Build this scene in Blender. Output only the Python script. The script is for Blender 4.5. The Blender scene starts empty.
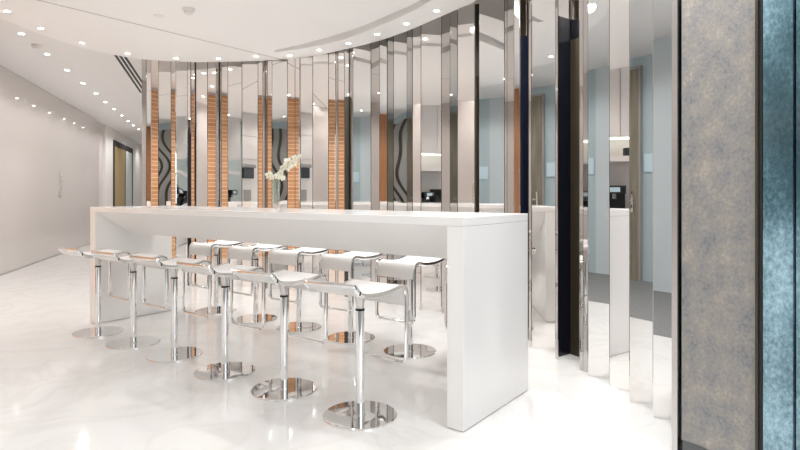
import bpy, bmesh, math, random
from mathutils import Vector, Matrix
random.seed(4)
S = bpy.context.scene
C = S.collection
PI = math.pi

# ------------------------------------------------------------------ camera, world, exposure
F, H, HZ = 564.0, 1.2, 194.5                     # focal length (px of 800), eye height, horizon row
cam = bpy.data.cameras.new('camera')
cam.sensor_width = 36.0
cam.lens = 36.0 * F / 800.0
cam.shift_y = -(225.0 - HZ) / 800.0
cam.clip_start = 0.05
cam.clip_end = 200
camo = bpy.data.objects.new('camera', cam)
C.objects.link(camo)
camo.location = (0, 0, H)
camo.rotation_euler = (PI / 2, 0, 0)
S.camera = camo

W = bpy.data.worlds.new('world')
S.world = W
W.use_nodes = True
W.node_tree.nodes['Background'].inputs[0].default_value = (0.95, 0.97, 1.0, 1)
W.node_tree.nodes['Background'].inputs[1].default_value = 1.0

S.view_settings.view_transform = 'Standard'
S.view_settings.look = 'None'
S.view_settings.gamma = 1.0
S.view_settings.exposure = 0.76
S.view_settings.use_curve_mapping = False
cy = S.cycles
cy.max_bounces = 14
cy.diffuse_bounces = 6
cy.glossy_bounces = 8
cy.transmission_bounces = 8
cy.sample_clamp_indirect = 6.0
cy.use_denoising = True

RING_W = 16.0          # watts of a ring downlight
ROW_W = 26.0           # watts of a corridor downlight
FILL_GLOW = 1.6               # radiance of the unseen window added as fill behind the camera


# ------------------------------------------------------------------ helpers
def mat(name, col, rough=0.5, metal=0.0, **kw):
    m = bpy.data.materials.new(name)
    m.use_nodes = True
    b = m.node_tree.nodes['Principled BSDF']
    b.inputs['Base Color'].default_value = (*col, 1)
    b.inputs['Roughness'].default_value = rough
    b.inputs['Metallic'].default_value = metal
    for k, v in kw.items():
        b.inputs[k.replace('_', ' ')].default_value = v
    return m


def nodes_of(m):
    nt = m.node_tree
    return nt, nt.nodes, nt.links, nt.nodes['Principled BSDF']


def emit(name, col, s):
    m = mat(name, col, 0.5)
    b = m.node_tree.nodes['Principled BSDF']
    b.inputs['Emission Color'].default_value = (*col, 1)
    b.inputs['Emission Strength'].default_value = s
    return m


def ramp(nt, fac, stops):
    r = nt.nodes.new('ShaderNodeValToRGB')
    el = r.color_ramp.elements
    while len(el) > 1:
        el.remove(el[-1])
    for i, (p, c) in enumerate(stops):
        e = el[0] if i == 0 else el.new(p)
        e.position = p
        e.color = (*c, 1)
    nt.links.new(fac, r.inputs[0])
    return r.outputs[0]


def obj(name, bm, m, parent=None, smooth=False, loc=None, rotz=0.0):
    me = bpy.data.meshes.new(name)
    bmesh.ops.recalc_face_normals(bm, faces=bm.faces)
    bm.to_mesh(me)
    bm.free()
    if smooth:
        for p in me.polygons:
            p.use_smooth = True
        try:
            me.set_sharp_from_angle(angle=math.radians(40))
        except Exception:
            pass
    me.materials.append(m)
    o = bpy.data.objects.new(name, me)
    C.objects.link(o)
    if parent:
        o.parent = parent
    if loc:
        o.location = loc
    o.rotation_euler[2] = rotz
    return o


def tag(o, label, cat, group=None):
    o['label'] = label
    o['category'] = cat
    if group:
        o['group'] = group
    return o


def struct(o):
    o['kind'] = 'structure'
    return o


def thing(name, label, cat, loc=(0, 0, 0), rotz=0.0, group=None):
    o = bpy.data.objects.new(name, None)
    o.empty_display_size = 0.1
    C.objects.link(o)
    o.location = loc
    o.rotation_euler[2] = rotz
    return tag(o, label, cat, group)


def dup(root, loc, rotz, label, group):
    r = root.copy()
    C.objects.link(r)
    r.location = loc
    r.rotation_euler = (0, 0, rotz)
    r['label'] = label
    r['group'] = group
    for ch in list(root.children):
        c = ch.copy()
        C.objects.link(c)
        c.parent = r
        for g in list(ch.children):
            k = g.copy()
            C.objects.link(k)
            k.parent = c
    return r


def box(bm, x0, x1, y0, y1, z0, z1, bev=0.0, seg=2):
    t = bmesh.new()
    bmesh.ops.create_cube(t, size=1)
    bmesh.ops.scale(t, vec=(x1 - x0, y1 - y0, z1 - z0), verts=t.verts)
    bmesh.ops.translate(t, vec=((x0 + x1) / 2, (y0 + y1) / 2, (z0 + z1) / 2), verts=t.verts)
    if bev:
        bmesh.ops.bevel(t, geom=t.edges[:], offset=bev, segments=seg, affect='EDGES', profile=0.5)
    merge(bm, t)
    return bm


def merge(bm, t):
    me = bpy.data.meshes.new('tmp')
    t.to_mesh(me)
    t.free()
    bm.from_mesh(me)
    bpy.data.meshes.remove(me)


def nb():
    return bmesh.new()


def prism(bm, pts, z0, z1):
    lo = [bm.verts.new((x, y, z0)) for x, y in pts]
    hi = [bm.verts.new((x, y, z1)) for x, y in pts]
    n = len(pts)
    bm.faces.new(lo[::-1])
    bm.faces.new(hi)
    for i in range(n):
        j = (i + 1) % n
        bm.faces.new((lo[i], lo[j], hi[j], hi[i]))
    return bm


def lathe(bm, prof, n=48, cx=0, cy_=0):
    """profile [(r, z)] turned about z"""
    rings = []
    for r, z in prof:
        if r < 1e-6:
            rings.append([bm.verts.new((cx, cy_, z))])
        else:
            rings.append([bm.verts.new((cx + r * math.cos(2 * PI * k / n), cy_ + r * math.sin(2 * PI * k / n), z)) for k in range(n)])
    for a, b in zip(rings, rings[1:]):
        for k in range(n):
            l = (k + 1) % n
            if len(a) == 1 and len(b) == 1:
                continue
            if len(a) == 1:
                bm.faces.new((a[0], b[k], b[l]))
            elif len(b) == 1:
                bm.faces.new((a[k], a[l], b[0]))
            else:
                bm.faces.new((a[k], a[l], b[l], b[k]))
    return bm


def catmull(P, closed=False, n=8):
    out = []
    P = [Vector(p) for p in P]
    m = len(P)
    segs = m if closed else m - 1
    for i in range(segs):
        if closed:
            a, b, c, d = P[(i - 1) % m], P[i], P[(i + 1) % m], P[(i + 2) % m]
        else:
            a, b, c, d = P[max(i - 1, 0)], P[i], P[i + 1], P[min(i + 2, m - 1)]
        for k in range(n):
            t = k / n
            out.append(0.5 * ((2 * b) + (c - a) * t + (2 * a - 5 * b + 4 * c - d) * t * t + (3 * b - a - 3 * c + d) * t ** 3))
    if not closed:
        out.append(P[-1])
    return out


def sweep(bm, path, section, closed=False, up=Vector((1, 0, 0))):
    """section: list of (a, b) offsets; a along 'up'-ish side axis, b along the other"""
    path = [Vector(p) for p in path]
    m = len(path)
    rings = []
    prev = None
    for i in range(m):
        if closed:
            t = (path[(i + 1) % m] - path[i - 1]).normalized()
        else:
            t = (path[min(i + 1, m - 1)] - path[max(i - 1, 0)]).normalized()
        if prev is None:
            s = up - t * up.dot(t)
            if s.length < 1e-4:
                s = Vector((0, 1, 0)) - t * t.y
        else:
            s = prev - t * prev.dot(t)
        s.normalize()
        prev = s
        b = t.cross(s)
        rings.append([bm.verts.new(path[i] + s * p + b * q) for p, q in section])
    k = len(section)
    rng = range(m) if closed else range(m - 1)
    for i in rng:
        A, B = rings[i], rings[(i + 1) % m]
        for j in range(k):
            l = (j + 1) % k
            bm.faces.new((A[j], A[l], B[l], B[j]))
    if not closed:
        bm.faces.new(rings[0][::-1])
        bm.faces.new(rings[-1])
    return bm


def ell(a, b, n=10):
    return [(a * math.cos(2 * PI * i / n), b * math.sin(2 * PI * i / n)) for i in range(n)]


def at(px, py, z):
    """the point of the horizontal plane z seen at a pixel"""
    d = F * (H - z) / (py - HZ)
    return Vector(((px - 400) / F * d, d, z))


ORD = ['first', 'second', 'third', 'fourth', 'fifth', 'sixth', 'seventh', 'eighth', 'ninth', 'tenth', 'eleventh', 'twelfth',
       'thirteenth', 'fourteenth', 'fifteenth', 'sixteenth', 'seventeenth', 'eighteenth', 'nineteenth', 'twentieth']
ORD += ['twenty-' + s for s in ORD[:9]] + ['thirtieth'] + ['thirty-' + s for s in ORD[:9]] + ['fortieth'] + \
       ['forty-' + s for s in ORD[:9]] + ['fiftieth'] + ['fifty-' + s for s in ORD[:9]]

# ------------------------------------------------------------------ materials
M = {}
M['ceil_low'] = mat('white ceiling paint', (0.95, 0.94, 0.93), 0.6)
M['ceil'] = mat('ceiling paint', (0.87, 0.86, 0.85), 0.5)
M['white'] = mat('white paint', (0.80, 0.77, 0.755), 0.45)
M['cab'] = mat('white cabinet', (0.80, 0.76, 0.73), 0.3)
M['chrome'] = mat('chrome', (0.86, 0.86, 0.86), 0.04, 1.0)
M['mirror'] = mat('mirror polished steel', (0.90, 0.875, 0.855), 0.0, 1.0)
M['post'] = mat('grey polished steel', (0.60, 0.575, 0.555), 0.03, 1.0)
M['steel'] = mat('brushed steel', (0.62, 0.60, 0.59), 0.25, 1.0)
M['black'] = mat('black plastic', (0.012, 0.012, 0.014), 0.3)
M['dark'] = mat('dark gap', (0.02, 0.02, 0.02), 0.6)
M['navy'] = mat('navy lacquer', (0.005, 0.007, 0.016), 0.2)
M['olive'] = mat('dark olive veneer', (0.045, 0.036, 0.022), 0.35)
M['grey'] = mat('mid grey', (0.35, 0.34, 0.33), 0.5)
M['seat'] = mat('white stool leather', (0.84, 0.82, 0.80), 0.4)
M['teal'] = mat('frosted pale green glass', (0.60, 0.66, 0.64), 0.35)
M['tan'] = mat('tan door', (0.42, 0.30, 0.12), 0.4)
M['lens'] = emit('lamp lens', (1.0, 0.98, 0.95), 25.0)
M['strip'] = emit('cabinet strip light', (0.95, 1.0, 0.93), 1.6)
M['sky'] = emit('daylit window pane', (0.86, 0.93, 1.0), FILL_GLOW)
M['lettering'] = mat('pale grey lettering', (0.50, 0.46, 0.44), 0.4)
M['skirt'] = mat('dark grey skirting', (0.10, 0.105, 0.105), 0.35)
M['slot'] = mat('slot liner', (0.50, 0.50, 0.49), 0.6)
M['detector'] = mat('detector plastic', (0.80, 0.77, 0.74), 0.5)


def table_white():
    m = mat('white solid surface', (0.88, 0.865, 0.85), 0.14)
    return m


M['table'] = table_white()


def floor_marble():
    m = mat('polished white marble', (0.86, 0.84, 0.825), 0.07)
    nt, N, L, b = nodes_of(m)
    tc = N.new('ShaderNodeTexCoord')
    n = N.new('ShaderNodeTexNoise')
    n.inputs['Scale'].default_value = 1.4
    n.inputs['Detail'].default_value = 7
    n.inputs['Distortion'].default_value = 1.6
    L.new(tc.outputs['Object'], n.inputs['Vector'])
    c = ramp(nt, n.outputs['Fac'], [(0.0, (0.735, 0.725, 0.71)), (0.44, (0.74, 0.73, 0.715)), (0.5, (0.70, 0.685, 0.67)), (0.55, (0.74, 0.73, 0.72)), (1.0, (0.75, 0.745, 0.735))])
    L.new(c, b.inputs['Base Color'])
    return m


M['floor'] = floor_marble()


def glass_wall():
    m = mat('back-painted glossy glass', (0.72, 0.66, 0.63), 0.06)
    nt, N, L, b = nodes_of(m)
    tc = N.new('ShaderNodeTexCoord')
    w = N.new('ShaderNodeTexBrick')
    w.offset = 0.0
    w.inputs['Color1'].default_value = (0.60, 0.555, 0.53, 1)
    w.inputs['Color2'].default_value = (0.60, 0.555, 0.53, 1)
    w.inputs['Mortar'].default_value = (0.60, 0.54, 0.52, 1)
    w.inputs['Scale'].default_value = 1.0
    w.inputs['Brick Width'].default_value = 1.6
    w.inputs['Row Height'].default_value = 8.0
    w.inputs['Mortar Size'].default_value = 0.006
    sp = N.new('ShaderNodeSeparateXYZ')
    L.new(tc.outputs['Object'], sp.inputs[0])
    cb = N.new('ShaderNodeCombineXYZ')
    L.new(sp.outputs['X'], cb.inputs['X'])
    ad = N.new('ShaderNodeMath')
    ad.inputs[1].default_value = 1.0
    L.new(sp.outputs['Z'], ad.inputs[0])
    L.new(ad.outputs[0], cb.inputs['Y'])
    L.new(cb.outputs[0], w.inputs['Vector'])
    L.new(w.outputs['Color'], b.inputs['Base Color'])
    b.inputs['Specular IOR Level'].default_value = 0.6
    b.inputs['IOR'].default_value = 1.9
    b.inputs['Roughness'].default_value = 0.03
    return m


M['glasswall'] = glass_wall()


def timber():
    m = mat('stacked timber slats', (0.5, 0.25, 0.12), 0.45)
    nt, N, L, b = nodes_of(m)
    tc = N.new('ShaderNodeTexCoord')
    sp = N.new('ShaderNodeSeparateXYZ')
    L.new(tc.outputs['Object'], sp.inputs[0])
    cb = N.new('ShaderNodeCombineXYZ')
    L.new(sp.outputs['X'], cb.inputs['X'])
    L.new(sp.outputs['Z'], cb.inputs['Y'])
    w = N.new('ShaderNodeTexBrick')
    w.inputs['Color1'].default_value = (0.66, 0.36, 0.19, 1)
    w.inputs['Color2'].default_value = (0.50, 0.24, 0.105, 1)
    w.inputs['Mortar'].default_value = (0.80, 0.55, 0.36, 1)
    w.inputs['Scale'].default_value = 1.0
    w.inputs['Brick Width'].default_value = 0.9
    w.inputs['Row Height'].default_value = 0.075
    w.inputs['Mortar Size'].default_value = 0.008
    L.new(cb.outputs[0], w.inputs['Vector'])
    n = N.new('ShaderNodeTexNoise')
    n.inputs['Scale'].default_value = 3.0
    n.inputs['Detail'].default_value = 5
    mp = N.new('ShaderNodeMapping')
    mp.inputs['Scale'].default_value = (1, 14, 1)
    L.new(cb.outputs[0], mp.inputs['Vector'])
    L.new(mp.outputs[0], n.inputs['Vector'])
    mx = N.new('ShaderNodeMix')
    mx.data_type = 'RGBA'
    mx.blend_type = 'OVERLAY'
    mx.inputs[0].default_value = 0.55
    L.new(w.outputs['Color'], mx.inputs[6])
    L.new(n.outputs['Fac'], mx.inputs[7])
    L.new(mx.outputs[2], b.inputs['Base Color'])
    return m


M['timber'] = timber()


def grain(name, c0, c1, scale=(30, 30, 1.2), rough=0.4):
    m = mat(name, c0, rough)
    nt, N, L, b = nodes_of(m)
    tc = N.new('ShaderNodeTexCoord')
    mp = N.new('ShaderNodeMapping')
    mp.inputs['Scale'].default_value = scale
    n = N.new('ShaderNodeTexNoise')
    n.inputs['Scale'].default_value = 1.0
    n.inputs['Detail'].default_value = 6
    L.new(tc.outputs['Object'], mp.inputs['Vector'])
    L.new(mp.outputs[0], n.inputs['Vector'])
    L.new(ramp(nt, n.outputs['Fac'], [(0.3, c0), (0.7, c1)]), b.inputs['Base Color'])
    return m


M['orange'] = grain('orange brown veneer', (0.36, 0.15, 0.06), (0.46, 0.21, 0.09))
M['door'] = grain('weathered olive door veneer', (0.17, 0.15, 0.11), (0.30, 0.27, 0.205))
M['blue'] = mat('pale blue painted wall', (0.43, 0.53, 0.57), 0.4)
M['pale'] = mat('paler blue-grey wall lining', (0.56, 0.63, 0.66), 0.4)
M['board'] = mat('pale blue board', (0.58, 0.74, 0.82), 0.3)
M['carpet'] = grain('grey carpet', (0.14, 0.145, 0.145), (0.22, 0.225, 0.225), (60, 60, 60), 0.9)


def mottled(name, stops, s1, s2, rough, metal, stretch=1.0, wt=0.55, off=0.0):
    m = mat(name, stops[0][1], rough, metal)
    nt, N, L, b = nodes_of(m)
    tc = N.new('ShaderNodeTexCoord')
    mp = N.new('ShaderNodeMapping')
    mp.inputs['Scale'].default_value = (1, 1, stretch)
    L.new(tc.outputs['Object'], mp.inputs['Vector'])
    n1 = N.new('ShaderNodeTexNoise')
    n1.inputs['Scale'].default_value = s1
    n1.inputs['Detail'].default_value = 3
    n2 = N.new('ShaderNodeTexNoise')
    n2.inputs['Scale'].default_value = s2
    n2.inputs['Detail'].default_value = 6
    n2.inputs['Roughness'].default_value = 0.85
    L.new(mp.outputs[0], n1.inputs['Vector'])
    L.new(mp.outputs[0], n2.inputs['Vector'])
    a = N.new('ShaderNodeMix')
    a.inputs[0].default_value = wt
    mp.inputs['Location'].default_value = (0, 0, off)
    L.new(n1.outputs['Fac'], a.inputs[2])
    L.new(n2.outputs['Fac'], a.inputs[3])
    L.new(ramp(nt, a.outputs[0], stops), b.inputs['Base Color'])
    return m


M['paper'] = mottled('mottled metallic wallpaper',
                     [(0.36, (0.14, 0.155, 0.18)), (0.47, (0.265, 0.26, 0.262)), (0.53, (0.315, 0.29, 0.26)), (0.64, (0.46, 0.41, 0.36))], 13, 70, 0.5, 0.1, 0.8, 0.66)
BOFF = 7.0  # shifts the reflected gradient painted into the blue: bright top, darker below
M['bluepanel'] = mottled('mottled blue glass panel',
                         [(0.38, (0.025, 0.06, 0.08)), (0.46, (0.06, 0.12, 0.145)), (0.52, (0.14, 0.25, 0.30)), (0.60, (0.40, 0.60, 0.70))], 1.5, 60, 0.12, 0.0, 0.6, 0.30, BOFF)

# ------------------------------------------------------------------ the shell
# left wall: x = LX(d), runs away from the camera
LS = 0.307


def LX(d):
    return -3.352 - LS * d


LDIR = Vector((-LS, 1, 0)).normalized()
LANG = math.atan2(LDIR.y, LDIR.x)
LK = math.hypot(1, LS)                               # metres of wall per metre of depth
ZC, ZL = 3.12, 2.90                                  # high ceiling, low ceiling over the table


def lw(name, d0, d1, z0, z1, out0, out1, m, bev=0.0, parent=None):
    """box on the left wall between depths d0..d1, standing out0..out1 into the room; local x along the wall"""
    b = nb()
    box(b, 0, (d1 - d0) * LK, -out1, -out0, 0, z1 - z0, bev)
    return obj(name, b, m, parent, loc=(LX(d0), d0, z0), rotz=LANG)


b = nb()
box(b, -12, 5, -1.2, 27, -0.1, 0)
struct(obj('floor', b, M['floor']))
b = nb()
box(b, -3.3, 5, -0.86, 1.3, 0.0005, 0.003)
struct(obj('floor_corridor', b, M['carpet']))
b = nb()
box(b, -12, 5, -1.2, 27, ZC, ZC + 0.1)
struct(obj('ceiling', b, M['ceil']))
struct(lw('wall_left', -0.95, 14.3, 0.0, ZC, -0.1, 0.0, M['glasswall']))
struct(lw('baseboard_left', 6.0, 14.3, 0.0, 0.018, 0.0, 0.004, M['grey']))  # grey strip painting the dark shadow gap at the wall foot
struct(lw('wall_left_recess', 14.3, 15.5, 0.0, ZC, -0.25, -0.06, M['glasswall']))
struct(lw('wall_left_corridor', 15.5, 26, 0.0, ZC, -0.1, 0.02, M['white']))
b = nb()
box(b, -12, -3.6, 25.2, 25.3, 0, ZC)
struct(obj('wall_far', b, M['white']))

# door far down the corridor on the left wall
dr = lw('door_1', 16.5, 19.8, 0.0, 2.80, 0.02, 0.05, M['dark'])
struct(dr)


def lw_child(parent, name, x0, x1, z0, z1, y0, y1, m):
    b = nb()
    box(b, x0, x1, y0, y1, z0, z1)
    return obj(name, b, m, parent)


lw_child(dr, 'door_leaf', 0.10, 1.75, 0.0, 2.62, -0.06, -0.05, M['tan'])
lw_child(dr, 'side_glass', 1.95, 3.15, 0.0, 2.62, -0.06, -0.05, M['teal'])

# back wall, behind the camera, pale blue with a full-height door
b = nb()
box(b, -3.2, 3.4, -0.97, -0.85, 0, ZC)
struct(obj('wall_back', b, M['blue']))
d2 = nb()
box(d2, -2.05, -1.50, -0.848, -0.80, 0, 2.95, 0.004)
d2 = struct(obj('door_2', d2, M['door']))
b = nb()
box(b, -1.60, -1.57, -0.80, -0.76, 0.95, 1.25, 0.004)
box(b, -1.72, -1.57, -0.775, -0.755, 1.10, 1.125, 0.004)
obj('door_handle', b, M['chrome'], d2)
b = nb()
box(b, -2.10, -2.052, -0.848, -0.79, 0, 2.99)
box(b, -1.498, -1.472, -0.848, -0.79, 0, 2.99)
box(b, -2.052, -1.498, -0.848, -0.79, 2.953, 2.99)
obj('door_frame', b, M['grey'], d2)
b = nb()
box(b, -2.70, -2.11, -0.849, -0.835, 0.003, 2.95)
struct(obj('trim_panel', b, M['grey']))
for x in (-2.78, -2.58, -2.36):
    b = nb()
    box(b, x, x + 0.07, -0.834 if x > -2.75 else -0.849, -0.80, 0.003, 2.95)
    struct(obj('trim_post', b, M['olive']))
b = nb()
box(b, -1.16, 0.24, -0.849, -0.835, 0.003, ZC)
struct(obj('trim_pale', b, M['pale']))
b = nb()
box(b, -1.44, -1.19, -0.848, -0.83, 1.51, 1.76, 0.004)
tag(obj('wall_board', b, M['board']), 'small pale blue board on the blue wall beside the olive door, seen in the mirrors', 'board')
wn = nb()
box(wn, 1.0, 3.2, -0.849, -0.80, 0.25, 0.31)
box(wn, 1.0, 3.2, -0.849, -0.80, 2.80, 2.86)
for x in (1.0, 2.07, 3.14):
    box(wn, x, x + 0.06, -0.849, -0.80, 0.31, 2.80)
wn = struct(obj('window_1', wn, M['steel']))  # unseen window, added to brighten the table end and room
wp = nb()
box(wp, 1.06, 3.14, -0.848, -0.84, 0.31, 2.80)
obj('pane', wp, M['sky'], wn)
# right-hand side wall with an orange veneer panel
b = nb()
box(b, 3.3, 3.42, -0.85, 9, 0, ZC)
struct(obj('wall_right_far', b, M['white']))
b = nb()
box(b, 0.25, 0.85, -0.849, -0.82, 0.003, ZC)
struct(obj('trim_veneer', b, M['orange']))

# timber, cabinets and kitchen along the near part of the left wall (seen only in the mirrors)
struct(lw('wall_timber', 4.0, 6.0, 0.0, 3.06, 0.0, 0.04, M['timber']))
struct(lw('wall_frosted', -0.85, 0.55, 0.0, 3.06, 0.0, 0.03, M['teal']))
cu = thing('tall_cabinet', 'tall white cabinet with a black machine niche, seen in the mirrors', 'cabinet', (LX(2.15) + 0.012, 2.15, 0), LANG)


def cub(name, x0, x1, z0, z1, y0, y1, m, parent, bev=0.0):
    b = nb()
    box(b, x0, x1, y0, y1, z0, z1, bev)
    return obj(name, b, m, parent)


cub('cabinet_body', 0, 1.05, 0, 3.05, -0.5, 0, M['cab'], cu)
cub('door', 0.01, 1.04, 0.06, 0.98, -0.518, -0.5, M['cab'], cu, 0.003)
cub('door', 0.01, 1.04, 1.95, 2.42, -0.518, -0.5, M['cab'], cu, 0.003)
cub('door', 0.01, 1.04, 2.44, 3.03, -0.518, -0.5, M['cab'], cu, 0.003)
cub('machine_front', 0.36, 0.70, 1.54, 1.76, -0.56, -0.5, M['black'], cu, 0.01)
cub('machine_top', 0.33, 0.73, 1.76, 1.84, -0.60, -0.5, M['grey'], cu, 0.02)
cub('dispenser', 0.42, 0.64, 1.06, 1.30, -0.53, -0.5, M['grey'], cu, 0.006)

kt = thing('kitchen_unit', 'white kitchenette with upper cabinets and lit niche, seen in the mirrors', 'kitchen unit', (LX(0.6), 0.6, 0), LANG)
KW = 1.55 * LK * 0.98
cub('base_cabinet', 0, KW, 0, 0.90, -0.55, 0, M['cab'], kt)
cub('worktop', 0, KW, 0.90, 0.95, -0.57, 0, M['table'], kt)
cub('back_panel', 0, KW, 0.95, 2.05, -0.02, 0, M['cab'], kt)
cub('shelf', 0, KW, 1.68, 1.76, -0.50, -0.02, M['cab'], kt)
for k in range(3):
    cub('cabinet_door', KW / 3 * k + 0.004, KW / 3 * (k + 1) - 0.004, 2.05, 3.05, -0.50, -0.02, M['cab'], kt, 0.004)
cub('strip_light', 0.05, KW - 0.05, 2.03, 2.048, -0.2, -0.12, M['strip'], kt)


def on_kitchen(x, y, z):
    p = Matrix.Rotation(LANG, 3, 'Z') @ Vector((x, y, z))
    return Vector((LX(0.6) + p.x, 0.6 + p.y, p.z))


for k, (x, w, h) in enumerate(((0.30, 0.30, 0.36), (0.72, 0.26, 0.30), (1.14, 0.32, 0.38))):
    cm = thing('coffee_machine', 'black coffee machine on the kitchenette worktop, %s in the mirrors' % ('nearest the frosted panel', 'in the middle', 'nearest the tall cabinet')[k],
               'coffee machine', on_kitchen(x, -0.3, 0.951), LANG, 'coffee machines on the kitchenette worktop')
    b = nb()
    box(b, -w / 2, w / 2, -0.02, 0.2, 0, h, 0.01)
    box(b, -w / 2, w / 2, -0.2, 0.2, h * 0.68, h, 0.01)
    box(b, -w / 2, w / 2, -0.2, 0.2, 0, 0.05, 0.01)
    obj('body', b, M['black'], cm)
    b = nb()
    box(b, -0.03, 0.03, -0.13, -0.07, h * 0.5, h * 0.7, 0.004)
    obj('spout', b, M['chrome'], cm)
    b = nb()
    box(b, -w * 0.25, w * 0.25, -0.206, -0.2, h * 0.75, h * 0.93, 0.001)
    obj('display', b, M['board'], cm)
b = nb()
box(b, -0.05, 0.05, -0.05, 0.05, 0, 0.13, 0.01)
o = obj('tea_tin', b, M['black'])
o.location = on_kitchen(0.95, -0.25, 1.761)
tag(o, 'small black tin in the lit niche above the coffee machines', 'tin')

# low ceiling plate with the ring edge and the curved slot
edge_px = [(0, 18.5), (25, 28), (50, 37.5), (75, 45.5), (100, 52), (140, 59), (190, 62), (226, 61.8), (265, 60.5), (300, 58), (340, 50.5), (378, 41), (407, 31), (433, 20), (460, 8), (477, 0)]
edge = [at(x, y, ZL).xy for x, y in edge_px]
edge += [Vector(p) for p in ((0.93, 4.15), (0.98, 3.3), (0.72, 2.4), (0.1, 1.75), (-0.9, 1.45), (-2.1, 1.6), (-3.2, 2.35), (-3.85, 3.5), (-4.02, 4.5))]
edge_s = catmull([(p.x, p.y, 0) for p in edge], True, 5)
slot_lo = [at(x, y, ZL) for x, y in ((275, 52), (300, 48.8), (336, 41.5), (365, 31.5), (394, 19.8), (422, 6))] + [Vector((0.42, 4.55, 0)), Vector((0.55, 3.9, 0)), Vector((0.58, 3.3, 0))]
slot_hi = [at(x, y, ZL) for x, y in ((275, 50), (300, 44.6), (336, 34.8), (365, 25), (394, 12.5), (420, 0))] + [Vector((0.28, 4.45, 0)), Vector((0.40, 3.85, 0)), Vector((0.52, 3.3, 0))]
slot = catmull(slot_lo, False, 5) + catmull(slot_hi, False, 5)[::-1]


def curve_plate(name, loops, z0, z1, m):
    cu = bpy.data.curves.new(name, 'CURVE')
    cu.dimensions = '2D'
    cu.fill_mode = 'BOTH'
    cu.extrude = (z1 - z0) / 2
    for lp in loops:
        sp = cu.splines.new('POLY')
        sp.points.add(len(lp) - 1)
        for p, q in zip(sp.points, lp):
            p.co = (q[0], q[1], 0, 1)
        sp.use_cyclic_u = True
    t = bpy.data.objects.new('tmp', cu)
    C.objects.link(t)
    dg = bpy.context.evaluated_depsgraph_get()
    me = bpy.data.meshes.new_from_object(t.evaluated_get(dg))
    bpy.data.objects.remove(t)
    me.materials.clear()
    me.materials.append(m)
    o = bpy.data.objects.new(name, me)
    C.objects.link(o)
    o.location.z = (z0 + z1) / 2
    return o


struct(curve_plate('ceiling_low', [edge_s, slot], ZL, ZC - 0.001, M['ceil_low']))
struct(curve_plate('trim_slot', [slot], ZL + 0.07, ZL + 0.08, M['slot']))  # grey plate painting in the shade of the unlit recess
# straight joint in the low ceiling
p0, p1 = at(38, 0, ZL), at(284, 60, ZL)
dv = (p1 - p0).normalized() * 1.0
nv = Vector((-dv.y, dv.x, 0)) * 0.009
p0 = p0 - dv * 2.5
b = nb()
prism(b, [(p0 - nv).xy, (p1 - nv).xy, (p1 + nv).xy, (p0 + nv).xy], ZL - 0.0015, ZL + 0.002)
struct(obj('trim_1', b, M['slot']))

# linear air diffuser in the high ceiling
ad = thing('linear_diffuser', 'long black three-slot air diffuser in the ceiling left of the mirror wall', 'air vent', (0, 0, 0))
for k in range(3):
    a0 = at(109 + 4.3 * k, 45.5, ZC)
    a1 = at(141 + 2.6 * k, 92.5 - 2.2 * k, ZC)
    b = nb()
    n = Vector((-(a1 - a0).y, (a1 - a0).x, 0)).normalized() * 0.017
    prism(b, [(a0 - n).xy, (a1 - n).xy, (a1 + n).xy, (a0 + n).xy], ZC - 0.004, ZC + 0.01)
    obj('slot', b, M['dark'], ad)


def detector(px, py, z, r, label):
    p = at(px, py, z)
    t = thing('smoke_detector', label, 'smoke detector', (p.x, p.y, z))
    b = nb()
    lathe(b, [(0, 0), (r, 0), (r, -0.018), (r * 0.95, -0.024), (0, -0.024)], 32)
    obj('base_plate', b, M['detector'], t, True)
    b = nb()
    lathe(b, [(r * 0.72, -0.024), (r * 0.70, -0.045), (r * 0.5, -0.052), (0, -0.052)], 32)
    obj('sensor', b, M['detector'], t, True)


detector(188.5, 8.5, ZL, 0.055, 'round smoke detector on the low white ceiling above the table')
detector(36.5, 45, ZC, 0.06, 'round smoke detector on the high ceiling beside the corridor downlights')
p = at(159, 16, ZL)
b = nb()
lathe(b, [(0, 0.0), (0.05, 0.0), (0.05, -0.004), (0.045, -0.006), (0, -0.006)], 28)
o = obj('ceiling_cap', b, M['ceil'])
o.location = (p.x, p.y, ZL)
tag(o, 'flat round cover plate on the low ceiling left of the smoke detector', 'cover plate')

# ------------------------------------------------------------------ curved mirror wall
CX, CY, CR = -3.33, 2.70, 4.80


def circ_depth(px, R=CR):
    a = (px - 400) / F
    A = 1 + a * a
    B = -2 * (a * CX + CY)
    Cc = CX * CX + CY * CY - R * R
    return (-B + math.sqrt(B * B - 4 * A * Cc)) / (2 * A)


# what each slat is turned towards
AIM = {
    'W': Vector((LX(5.0), 5.0)), 'P': Vector((LX(3.6), 3.6)), 'C': Vector((LX(2.65) + 0.5, 2.65)), 'K': Vector((LX(1.25) + 0.4, 1.3)),
    'T': Vector((LX(-0.1), -0.1)), 'B': Vector((-1.12, -0.85)), 'V': Vector((-1.5, -0.85)), 'O': Vector((0.55, -0.85)), 'N': Vector((1.38, 2.62)),
    'D': Vector((1.52, 2.70)), 'G': Vector((LX(7.2), 7.2)), 'H': Vector((-1.75, -0.85)), 'M': Vector((-2.42, -0.85)), 'Q': Vector((-0.55, -0.85)),
}
SAY = {
    'W': 'reflecting stacked orange timber', 'P': 'reflecting plain white wall', 'C': 'reflecting a white cabinet and black machine',
    'K': 'reflecting white kitchen cabinets', 'T': 'reflecting pale green glass', 'B': 'reflecting the pale blue wall',
    'V': 'reflecting the olive door and blue wall', 'O': 'reflecting plain orange-brown veneer', 'N': 'showing near-black navy',
    'D': 'showing dark olive brown', 'G': 'showing soft plain grey', 'M': 'with wavy grey and dark reflections', 'Q': 'reflecting flat blue-grey wall', 'H': 'showing dim grey-brown',
}
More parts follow.
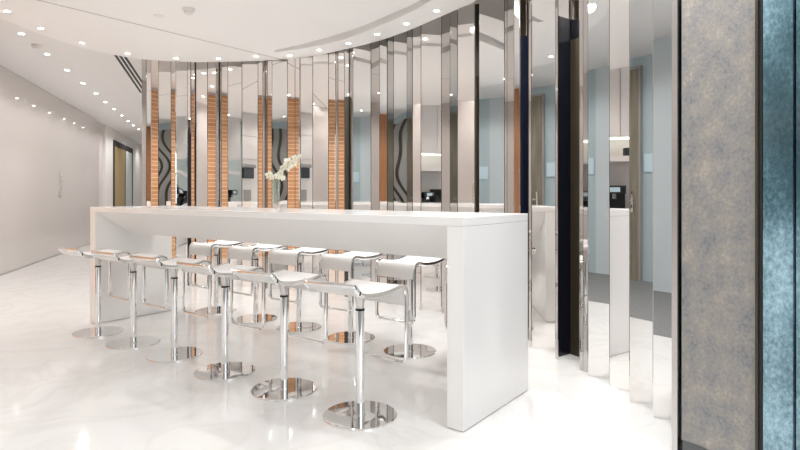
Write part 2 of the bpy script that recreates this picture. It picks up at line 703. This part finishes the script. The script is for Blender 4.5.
# (left px, right px, aim, stands forward, waviness)
FACETS = [
    (141.5, 146.3, 'G', 0.0, 0), (146.3, 151, 'O', 0, 0), (151, 158.5, 'W', 0.03, 0), (158.5, 171, 'M', 0, 1), (171, 175.5, 'W', 0.04, 0.1),
    (175.5, 187.5, 'T', 0, 1), (187.5, 191, 'N', 0.02, 0), (191, 194.5, 'W', 0.04, 0), (194.5, 207.5, 'P', 0, 0), (207.5, 216, 'W', 0.03, 0),
    (216, 221.5, 'G', 0.0, 0), (221.5, 227.8, 'W', 0.03, 0), (227.8, 242, 'T', 0, 0), (242, 258, 'C', 0.02, 0), (258, 262.5, 'W', 0.03, 0),
    (262.5, 267.5, 'G', 0.0, 0), (267.5, 272, 'W', 0.03, 0), (272, 287.5, 'M', 0, 1), (287.5, 295, 'W', 0.03, 0), (295, 299.5, 'W', 0.05, 0),
    (299.5, 312.8, 'C', 0, 0), (312.8, 328.5, 'P', 0.02, 0), (328.5, 335.5, 'W', 0, 0), (335.5, 338, 'G', 0.0, 0), (338, 344.5, 'W', 0, 0),
    (344.5, 349, 'D', 0.02, 0), (349, 353, 'G', 0.0, 0), (353, 371, 'B', 0, 0), (371, 379.5, 'G', 0.0, 0), (379.5, 387.5, 'O', 0.01, 0),
    (387.5, 393.5, 'H', 0.05, 0), (393.5, 407, 'M', 0, 1), (407, 412.5, 'H', 0.05, 0), (412.5, 421, 'P', 0.02, 0), (421, 441.5, 'K', 0, 0),
    (441.5, 450, 'G', 0.0, 0), (450, 457.5, 'H', 0.03, 0), (457.5, 474.6, 'P', 0, 0), (474.6, 479, 'D', 0.03, 0), (479, 504.5, 'B', 0, 0),
    (504.5, 507, 'G', 0.0, 0), (507, 514, 'G', 0.0, 0), (514, 520, 'O', 0.02, 0), (520, 528.5, 'N', 0, 0), (528.5, 531.5, 'G', 0.0, 0),
]
# the right-hand slats, their feet measured on the floor: ((px, foot row), (px, foot row))
RIGHT = [
    ((532, 348.0), (555.3, 350.5), 'V'), ((555.3, 358.5), (557.6, 359.5), 'G'), ((557.8, 357), (570.6, 353.5), 'N'), ((570.9, 354), (579.5, 357), 'D'),
    ((579.6, 370), (583.0, 371), 'G'), ((583.2, 371.5), (588, 372.5), 'G'), ((588.2, 375), (609.4, 379.5), 'B'), ((609.6, 386.5), (629.4, 391.5), 'K'), ((629.6, 401), (652.8, 405.5), 'V'),
    ((653, 417), (673, 420), 'Q'),
]
TH = 0.008
slats = []
for l, r, code, fwd, wave in FACETS:
    c = ((l + r) / 2 - 400) / F
    d = circ_depth((l + r) / 2, CR - fwd)
    P = Vector((c * d, d))
    i = P.normalized()
    o_ = (AIM[code] - P).normalized()
    n = (o_ - i).normalized()
    t = Vector((-n.y, n.x))
    pts = []
    for px in (l + 0.22, r - 0.22):
        a = (px - 400) / F
        s = (a * P.y - P.x) / (t.x - a * t.y)
        pts.append(P + t * s)
    slats.append((pts[0], pts[1], code, wave))
for (xa, ya), (xb, yb), code in RIGHT:
    if code in 'BVQ':
        P = (at(xa, ya, 0).xy + at(xb, yb, 0).xy) / 2
        i = P.normalized()
        n = ((AIM[code] - P).normalized() - i).normalized()
        t = Vector((-n.y, n.x))
        pts = []
        for px in (xa, xb):
            a = (px - 400) / F
            pts.append(P + t * ((a * P.y - P.x) / (t.x - a * t.y)))
        slats.append((pts[0], pts[1], code, 0))
        continue
    slats.append((at(xa, ya, 0).xy, at(xb, yb, 0).xy, code, 0))

GROUP = 'mirror slats of the curved wall'
for k, (A, B, code, wave) in enumerate(slats):
    t = (B - A)
    w = t.length
    t.normalize()
    n = Vector((t.y, -t.x))                           # towards the room
    mid = (A + B) / 2
    ang = math.atan2(t.y, t.x)
    bm = nb()
    nz = 64 if wave else 1
    nu = 5 if wave else 1
    z0, z1 = 0.0, ZC - 0.002
    if k < 45 and A.y > 4.5:
        z0 = 0.0
    if not wave:
        box(bm, -w / 2, w / 2, 0, TH, z0, z1, 0.0012, 1)
    else:
        rows = []
        for q in range(nz + 1):
            z = z0 + (z1 - z0) * q / nz
            amp = 0.0008 * wave * min(1.0, max(0.0, (2.55 - z) / 0.5))
            sh = amp * (math.sin(z * 5.2 + k) + 0.5 * math.sin(z * 11.0 + 2 * k))
            row = []
            for p in range(nu + 1):
                u = p / nu - 0.5
                row.append(bm.verts.new((u * w, sh * u * 2 + 0.002 * wave, z)))
            rows.append(row)
        for q in range(nz):
            for p in range(nu):
                bm.faces.new((rows[q][p], rows[q][p + 1], rows[q + 1][p + 1], rows[q + 1][p]))
        back = []
        for q in (0, nz):
            back.append([bm.verts.new((-w / 2, TH + 0.004, z0 if q == 0 else z1)), bm.verts.new((w / 2, TH + 0.004, z0 if q == 0 else z1))])
        bm.faces.new((back[0][1], back[0][0], back[1][0], back[1][1]))
        bm.faces.new([rows[q][0] for q in range(nz + 1)] + [back[1][0], back[0][0]])
        bm.faces.new([rows[q][-1] for q in range(nz, -1, -1)] + [back[0][1], back[1][1]])
        bm.faces.new([rows[nz][p] for p in range(nu + 1)] + [back[1][1], back[1][0]])
        bm.faces.new([rows[0][p] for p in range(nu, -1, -1)] + [back[0][0], back[0][1]])
    o = obj('mirror_slat', bm, M['post'] if code in 'GH' else M['mirror'], None, bool(wave), (mid.x, mid.y, 0), ang)
    if code in 'ND':  # dark reflection in the slat, painted on as a coloured facing
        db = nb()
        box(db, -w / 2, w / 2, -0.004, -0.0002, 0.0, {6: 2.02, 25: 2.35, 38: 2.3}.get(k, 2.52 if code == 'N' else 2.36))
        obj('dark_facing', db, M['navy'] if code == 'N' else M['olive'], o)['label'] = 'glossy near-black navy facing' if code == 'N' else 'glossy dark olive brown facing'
    tag(o, 'mirror slat %s, %s from the left end' % (SAY[code], ORD[k]), 'mirror panel', GROUP)

# wall behind the slats
bm = nb()
arc = []
a0 = math.atan2(7.62 - CY, -3.55 - CX)
a1 = math.atan2(3.25 - CY, 1.75 - CX)
inner, outer = [], []
for k in range(41):
    a = a0 + (a1 - a0) * k / 40
    inner.append((CX + (CR + 0.28) * math.cos(a), CY + (CR + 0.28) * math.sin(a)))
    outer.append((CX + (CR + 0.40) * math.cos(a), CY + (CR + 0.40) * math.sin(a)))
prism(bm, inner + outer[::-1], 0, ZC)
struct(obj('wall_curved', bm, M['olive']))
bm = nb()
q0 = Vector((-3.50, 7.72))
q1 = q0 + Vector((-LS, 1)) * 17.5
prism(bm, [q0, q1, q1 + Vector((0.15, 0)), q0 + Vector((0.15, 0))], 0, ZC)
struct(obj('wall_corridor', bm, M['white']))

# ------------------------------------------------------------------ clad pier on the right
RA = Vector((1.262, 2.535))
RD = Vector((0.548, -0.836)).normalized()
RN = Vector((-RD.y, RD.x))                            # away from the room


def pier(name, s0, s1, o0, o1, z0, z1, m, parent=None):
    """box along the pier face: s along it, o behind its face (negative: in front)"""
    b = nb()
    box(b, s0, s1, o0, o1, 0, z1 - z0)
    return obj(name, b, m, parent, loc=(RA.x, RA.y, z0), rotz=math.atan2(RD.y, RD.x))


struct(pier('wall_right', 0.0, 1.6, 0.02, 0.46, 0, ZC, M['navy']))
struct(pier('trim_2', -0.036, -0.009, -0.012, 0.05, 0, ZC, M['steel']))
struct(pier('baseboard_right', 0.012, 0.62, -0.006, 0.02, 0.0, 0.10, M['skirt']))
tag(pier('wall_panel', 0.004, 0.312, 0.0, 0.02, 0.10, ZC, M['paper']), 'tall beige and grey-blue mottled wall panel beside the last mirror slat', 'wall panel')
struct(pier('trim_3', 0.316, 0.326, -0.012, 0.02, 0.10, ZC, M['olive']))
struct(pier('trim_4', 0.328, 0.338, -0.004, 0.02, 0.10, ZC, M['dark']))
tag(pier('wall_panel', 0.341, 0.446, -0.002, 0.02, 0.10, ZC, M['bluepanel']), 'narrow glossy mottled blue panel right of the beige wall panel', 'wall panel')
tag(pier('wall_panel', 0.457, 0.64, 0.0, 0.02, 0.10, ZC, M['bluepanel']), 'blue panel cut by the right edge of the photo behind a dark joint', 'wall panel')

# lettering on the glossy wall
sg = thing('wall_lettering', 'small vertical line of grey characters on the glossy left wall', 'lettering', (LX(11.25), 11.25, 1.15), LANG)
strokes = [[(0, .1, 0, .02), (0, .02, 0, .07), (.05, .07, 0, .07), (0, .1, .055, .075)], [(0, .1, .03, .045), (.04, .06, 0, .07)],
           [(0, .1, 0, .015), (0, .1, .055, .07), (.08, .1, 0, .07)], [(0, .1, 0, .015), (.04, .055, 0, .07), (0, .1, .06, .07)],
           [(0, .02, 0, .07), (0, .1, .03, .045)], [(.02, .08, 0, .07), (0, .1, .03, .045)]]
for k, ss in enumerate(strokes):
    b = nb()
    for x0, x1, zz0, zz1 in ss:
        box(b, x0 * 2.8, x1 * 2.8, -0.006, 0.0, zz0 + k * 0.085, zz1 + k * 0.085)
    obj('character', b, M['lettering'], sg)

# ------------------------------------------------------------------ downlights
ring_px = [(6.7, 11), (41, 28), (82, 42.5), (127.5, 53.3), (176, 58), (218.6, 58.3), (256, 56), (290, 55), (319.3, 49.6), (348.6, 43), (377, 34), (406.4, 23.3), (436.7, 10.4)]
row_px = [(21.5, 33.5), (47, 54), (67, 70), (83, 83), (96, 93.3), (105.6, 102), (114.2, 109), (121.6, 115.3), (128, 121), (133.5, 125.2), (138.6, 129)]


def downlight(p, z, label, group, watts, r=0.025, cone=150, aim=None):
    t = thing('downlight', label, 'ceiling light', (p.x, p.y, z), 0, group)
    b = nb()
    lathe(b, [(r, -0.001), (r * 1.25, -0.001), (r * 1.25, -0.004), (r, -0.006), (r, -0.001)], 28)
    obj('trim_ring', b, M['white'], t, True)
    b = nb()
    lathe(b, [(0, -0.003), (r * 0.98, -0.003), (r * 0.98, -0.001), (0, -0.001)], 28)
    obj('lamp_lens', b, M['lens'], t)
    l = bpy.data.lights.new('lamp', 'SPOT')
    l.energy = watts
    l.spot_size = math.radians(cone)
    l.spot_blend = 0.6
    l.shadow_soft_size = 0.05
    l.color = (1.0, 0.99, 0.978)
    lo = bpy.data.objects.new('lamp', l)
    C.objects.link(lo)
    lo.parent = t
    lo.location = (0, 0, -0.02)


for k, (x, y) in enumerate(ring_px):
    downlight(at(x, y, ZL), ZL, 'round white downlight in the curved ceiling rim, %s from the left' % ORD[k], 'downlights of the curved ceiling rim', RING_W)
hid = [(0.80, 4.1), (0.82, 3.3), (0.58, 2.5), (0.0, 1.95), (-0.9, 1.68), (-2.0, 1.82), (-3.05, 2.5), (-3.6, 3.5), (-3.8, 4.4)]
for k, q in enumerate(hid):
    downlight(Vector((q[0], q[1], 0)), ZL, 'near-side ceiling rim downlight, %s past the right edge of the photo' % ORD[k], 'near downlights of the curved ceiling rim', RING_W * (2.5 if k < 3 else 0.7))
for k, (x, y) in enumerate(row_px):
    downlight(at(x, y, ZC), ZC, 'recessed downlight in the straight corridor row, %s from the camera' % ORD[k], 'downlights of the corridor row', ROW_W, 0.032)
for k, q in enumerate([(-8.4, 18.6), (-9.2, 21.2), (-10.0, 23.8), (-3.9, 3.6), (-3.5, 1.6), (-2.6, 0.4), (-1.2, 0.2), (0.3, 0.3), (1.4, 0.6), (1.12, 4.1), (1.12, 3.2), (1.2, 2.3)]):  # unseen lamps; those far down the corridor are added to brighten it
    downlight(Vector((q[0], q[1], 0)), ZC, 'downlight in the high ceiling outside the photo, %s around the table bay' % ORD[k], 'downlights of the surrounding ceiling', ROW_W, 0.032)

# ------------------------------------------------------------------ bar table
TC = Vector((-1.059, 4.365, 0))
TR = math.atan2(-0.604, 0.797)
TLN, TWD, THT, TT, LG = 4.04, 0.766, 1.084, 0.045, 0.098
tb = thing('bar_table', 'long white bar table with thick waterfall ends', 'table', TC, TR)
SEAM = -0.55
b = nb()
box(b, -TLN / 2, SEAM - 0.0008, -TWD / 2, TWD / 2, THT - TT, THT, 0.002)
box(b, SEAM + 0.0008, TLN / 2, -TWD / 2, TWD / 2, THT - TT, THT, 0.002)
obj('tabletop', b, M['table'], tb)
for s in (-1, 1):
    b = nb()
    x0, x1 = sorted((s * TLN / 2, s * (TLN / 2 - LG)))
    box(b, x0, x1, -TWD / 2, TWD / 2, 0.004, THT - TT - 0.0012, 0.002)
    obj('end_panel', b, M['table'], tb)
b = nb()
sec = [(-TWD / 2 + 0.012, THT - TT - 0.001), (-0.06, 0.826), (0.06, 0.826), (TWD / 2 - 0.012, THT - TT - 0.001)]
xa, xb = -TLN / 2 + LG, TLN / 2 - LG
va = [b.verts.new((xa, y, z)) for y, z in sec]
vb = [b.verts.new((xb, y, z)) for y, z in sec]
b.faces.new(va)
b.faces.new(vb[::-1])
for i in range(4):
    j = (i + 1) % 4
    b.faces.new((va[i], va[j], vb[j], vb[i]))
obj('tapered_beam', b, M['table'], tb)

# ------------------------------------------------------------------ bar stools
prof = [(-0.240, 0.745), (-0.222, 0.722), (-0.195, 0.700), (-0.150, 0.688), (-0.06, 0.680), (0.03, 0.682), (0.09, 0.690), (0.130, 0.697), (0.160, 0.692), (0.178, 0.672), (0.183, 0.640), (0.184, 0.590)]
SW = 0.176                                            # half width to the frame


def make_stool(label, group):
    t = thing('bar_stool', label, 'stool', (0, 0, 0), 0, group)
    b = nb()
    lathe(b, [(0, 0.0), (0.200, 0.0), (0.200, 0.008), (0.197, 0.011), (0.03, 0.0112), (0.028, 0.016), (0, 0.016)], 64)
    obj('base_disc', b, M['chrome'], t, True)
    b = nb()
    lathe(b, [(0.024, 0.016), (0.024, 0.580), (0, 0.580)], 28)
    obj('column', b, M['chrome'], t, True)
    b = nb()
    lathe(b, [(0.0255, 0.572), (0.0255, 0.582), (0, 0.582)], 28)
    obj('collar', b, M['black'], t, True)
    b = nb()
    lathe(b, [(0.019, 0.580), (0.021, 0.600), (0.030, 0.640), (0.042, 0.664), (0, 0.664)], 28)
    box(b, -0.10, 0.10, -0.07, 0.07, 0.660, 0.667, 0.002)
    obj('seat_mount', b, M['steel'], t, True)
    # frame: a closed loop up both sides, round the rear lip and down to the footrest
    side = catmull([(0, y, z) for y, z in prof[:-1]], False, 4) + [Vector((0, 0.184, 0.56)), Vector((0, 0.184, 0.42)), Vector((0, 0.184, 0.32))]
    loop = []
    r = 0.035
    for p in side:
        loop.append(Vector((SW, p.y, p.z)))
    for k in range(1, 6):
        a = PI / 2 * k / 5
        loop.append(Vector((SW - r + r * math.cos(a), 0.184, 0.320 - 0.012 - r * math.sin(a))))
    for k in range(0, 6):
        a = PI / 2 * k / 5
        loop.append(Vector((-(SW - r) - r * math.sin(a), 0.184, 0.308 - r * math.cos(a))))
    for p in side[::-1]:
        loop.append(Vector((-SW, p.y, p.z)))
    b = nb()
    sweep(b, loop, ell(0.0095, 0.0145), True, Vector((1, 0, 0)))
    obj('frame', b, M['chrome'], t, True)
    # upholstered shell between the sides
    b = nb()
    top = catmull([(0, y, z) for y, z in prof], False, 4)
    rows = []
    m = len(top)
    hw = SW - 0.010
    th = 0.012
    for i, p in enumerate(top):
        tn = (top[min(i + 1, m - 1)] - top[max(i - 1, 0)]).normalized()
        nn = Vector((0, -tn.z, tn.y))
        up = p + nn * (th - 0.002)
        dn = p - nn * th * 0.7
        rows.append([b.verts.new((x, up.y, up.z)) for x in (-hw, -hw + 0.006, hw - 0.006, hw)] + [b.verts.new((x, dn.y, dn.z)) for x in (hw, -hw)])
        for q in (0, 3):
            rows[-1][q].co -= nn * 0.004
    for A, B in zip(rows, rows[1:]):
        for j in range(6):
            l = (j + 1) % 6
            b.faces.new((A[j], A[l], B[l], B[j]))
    b.faces.new(rows[0][::-1])
    b.faces.new(rows[-1])
    obj('seat', b, M['seat'], t, True)
    b = nb()
    sweep(b, [(-0.01, 0.03, 0.650), (-0.06, 0.07, 0.640), (-0.10, 0.10, 0.622)], ell(0.004, 0.004, 8))
    obj('lever', b, M['steel'], t, True)
    for s in (-1, 1):
        b = nb()
        box(b, s * SW - 0.011, s * SW + 0.011, -0.214, -0.205, 0.700, 0.722, 0.002)
        obj('frame_clip', b, M['black'], t)
    return t


GF, GB = 'bar stools along the near side of the table', 'bar stools along the far side of the table'
O2, U2, V2 = Vector((0.32, 2.84)), Vector((-0.797, 0.604)), Vector((0.604, 0.797))
front = ['nearest the camera', 'second from the camera', 'third from the camera', 'fourth from the camera', 'fifth from the camera', 'at the far left end']
s0 = None
for k, (tt, ss) in enumerate(((0.56, -0.15), (1.20, -0.125), (1.79, -0.13), (2.43, -0.115), (3.00, -0.13), (3.59, -0.135))):
    p = O2 + U2 * tt + V2 * ss
    lab = 'white bar stool on the near side of the table, ' + front[k]
    if s0 is None:
        s0 = make_stool(lab, GF)
        s0.location = (p.x, p.y, 0)
        s0.rotation_euler[2] = TR
    else:
        dup(s0, (p.x, p.y, 0), TR, lab, GF)
back = ['half behind the right end', 'second from the right end', 'third from the right end', 'third from the left end', 'second from the left end', 'nearest the left end']
for k, (tt, ss) in enumerate(((0.46, 1.02), (1.08, 1.02), (1.71, 1.05), (2.33, 1.04), (2.92, 1.03), (3.56, 1.03))):
    p = O2 + U2 * tt + V2 * ss
    dup(s0, (p.x, p.y, 0), TR + PI, 'white bar stool on the far side of the table, ' + back[k], GB)

# ------------------------------------------------------------------ orchid in a glass vase
vp = O2 + U2 * 2.20 + V2 * 0.66
a = -0.218
M['vase'] = mat('clear vase glass', (1, 1, 1), 0.0, 0.0, Transmission_Weight=1.0, IOR=1.45)
M['water'] = mat('pale green stems and water', (0.50, 0.58, 0.44), 0.2)
M['petal'] = mat('cream orchid petal', (0.88, 0.87, 0.79), 0.5)
M['stem'] = mat('green stem', (0.16, 0.24, 0.06), 0.5)
M['lip'] = mat('yellow orchid lip', (0.75, 0.55, 0.12), 0.5)
vs = thing('glass_vase', 'tall clear glass vase on the bar table', 'vase', (vp.x, vp.y, THT))
R_ = 0.030
b = nb()
lathe(b, [(0, 0), (R_, 0), (R_, 0.25), (R_ - 0.003, 0.25), (R_ - 0.003, 0.04), (0, 0.04)], 32)
obj('glass', b, M['vase'], vs, True)
oc = thing('orchid', 'white orchid spray arching right out of the glass vase', 'flower', (vp.x, vp.y, THT + 0.042))
b = nb()
st1 = catmull([(0.004, 0, 0.0), (-0.004, 0.004, 0.12), (-0.008, 0, 0.22), (-0.03, -0.01, 0.245), (-0.05, -0.015, 0.240)], False, 6)
st2 = catmull([(-0.006, 0.004, 0.0), (0.008, 0, 0.12), (0.014, 0, 0.21), (0.05, -0.01, 0.275), (0.10, -0.01, 0.335), (0.16, 0.0, 0.375), (0.21, 0.0, 0.39)], False, 6)
for st in (st1, st2):
    sweep(b, st, ell(0.0035, 0.0035, 8))
obj('stem', b, M['stem'], oc, True)
b = nb()
for ang, h in ((0.4, 0.20), (2.2, 0.22), (4.0, 0.19)):
    lf = [Vector((0.006 * math.cos(ang), 0.006 * math.sin(ang), 0.0)), Vector((0.012 * math.cos(ang), 0.012 * math.sin(ang), h * 0.5)), Vector((0.018 * math.cos(ang), 0.018 * math.sin(ang), h))]
    sweep(b, lf, [(-0.011, 0), (0, 0.002), (0.011, 0), (0, -0.002)])
obj('leaf', b, M['water'], oc, True)


def blossom(c, s, yaw, pitch, roll):
    b = nb()
    R3 = Matrix.Rotation(yaw, 3, 'Z') @ Matrix.Rotation(pitch, 3, 'X') @ Matrix.Rotation(roll, 3, 'Y')
    for k in range(5):
        an = 2 * PI * k / 5 + PI / 2
        wd = 0.95 if k in (1, 4) else 0.60
        L_ = s
        dx, dz = math.cos(an), math.sin(an)
        grid = []
        for i in range(5):
            f = i / 4
            ww = wd * s * math.sin(PI * (0.12 + 0.80 * f)) ** 0.8
            row = []
            for j in (-1, -0.5, 0, 0.5, 1):
                x = dx * L_ * f - dz * ww * j * 0.5
                z = dz * L_ * f + dx * ww * j * 0.5
                y = -0.25 * s * f * f + 0.12 * s * abs(j) * f - 0.002 * k
                row.append(b.verts.new(R3 @ Vector((x, y, z)) + c))
            grid.append(row)
        for A, B in zip(grid, grid[1:]):
            for j in range(4):
                b.faces.new((A[j], A[j + 1], B[j + 1], B[j]))
    geo = bmesh.ops.solidify(b, geom=b.faces[:], thickness=0.0012)
    o = obj('blossom', b, M['petal'], oc, True)
    b = nb()
    bmesh.ops.create_icosphere(b, subdivisions=2, radius=s * 0.16, matrix=Matrix.Translation(c + R3 @ Vector((0, -0.2 * s, -0.08 * s))) @ Matrix.Diagonal((1, 0.9, 1.3, 1)))
    obj('lip', b, M['lip'], o, True)


spots = [(-0.050, -0.02, 0.235, 0.036), (-0.022, -0.03, 0.215, 0.030), (0.022, -0.03, 0.225, 0.032), (0.050, -0.03, 0.250, 0.034), (0.080, -0.02, 0.300, 0.040), (0.110, -0.03, 0.345, 0.042),
         (0.150, -0.02, 0.330, 0.036), (0.105, -0.03, 0.300, 0.036), (0.165, -0.02, 0.375, 0.032), (0.062, -0.02, 0.210, 0.026), (0.20, -0.01, 0.392, 0.022)]
for x, y, z, s in spots:
    blossom(Vector((x, y, z)), s, random.uniform(-0.5, 0.5), random.uniform(-0.3, 0.3), random.uniform(-0.5, 0.5))
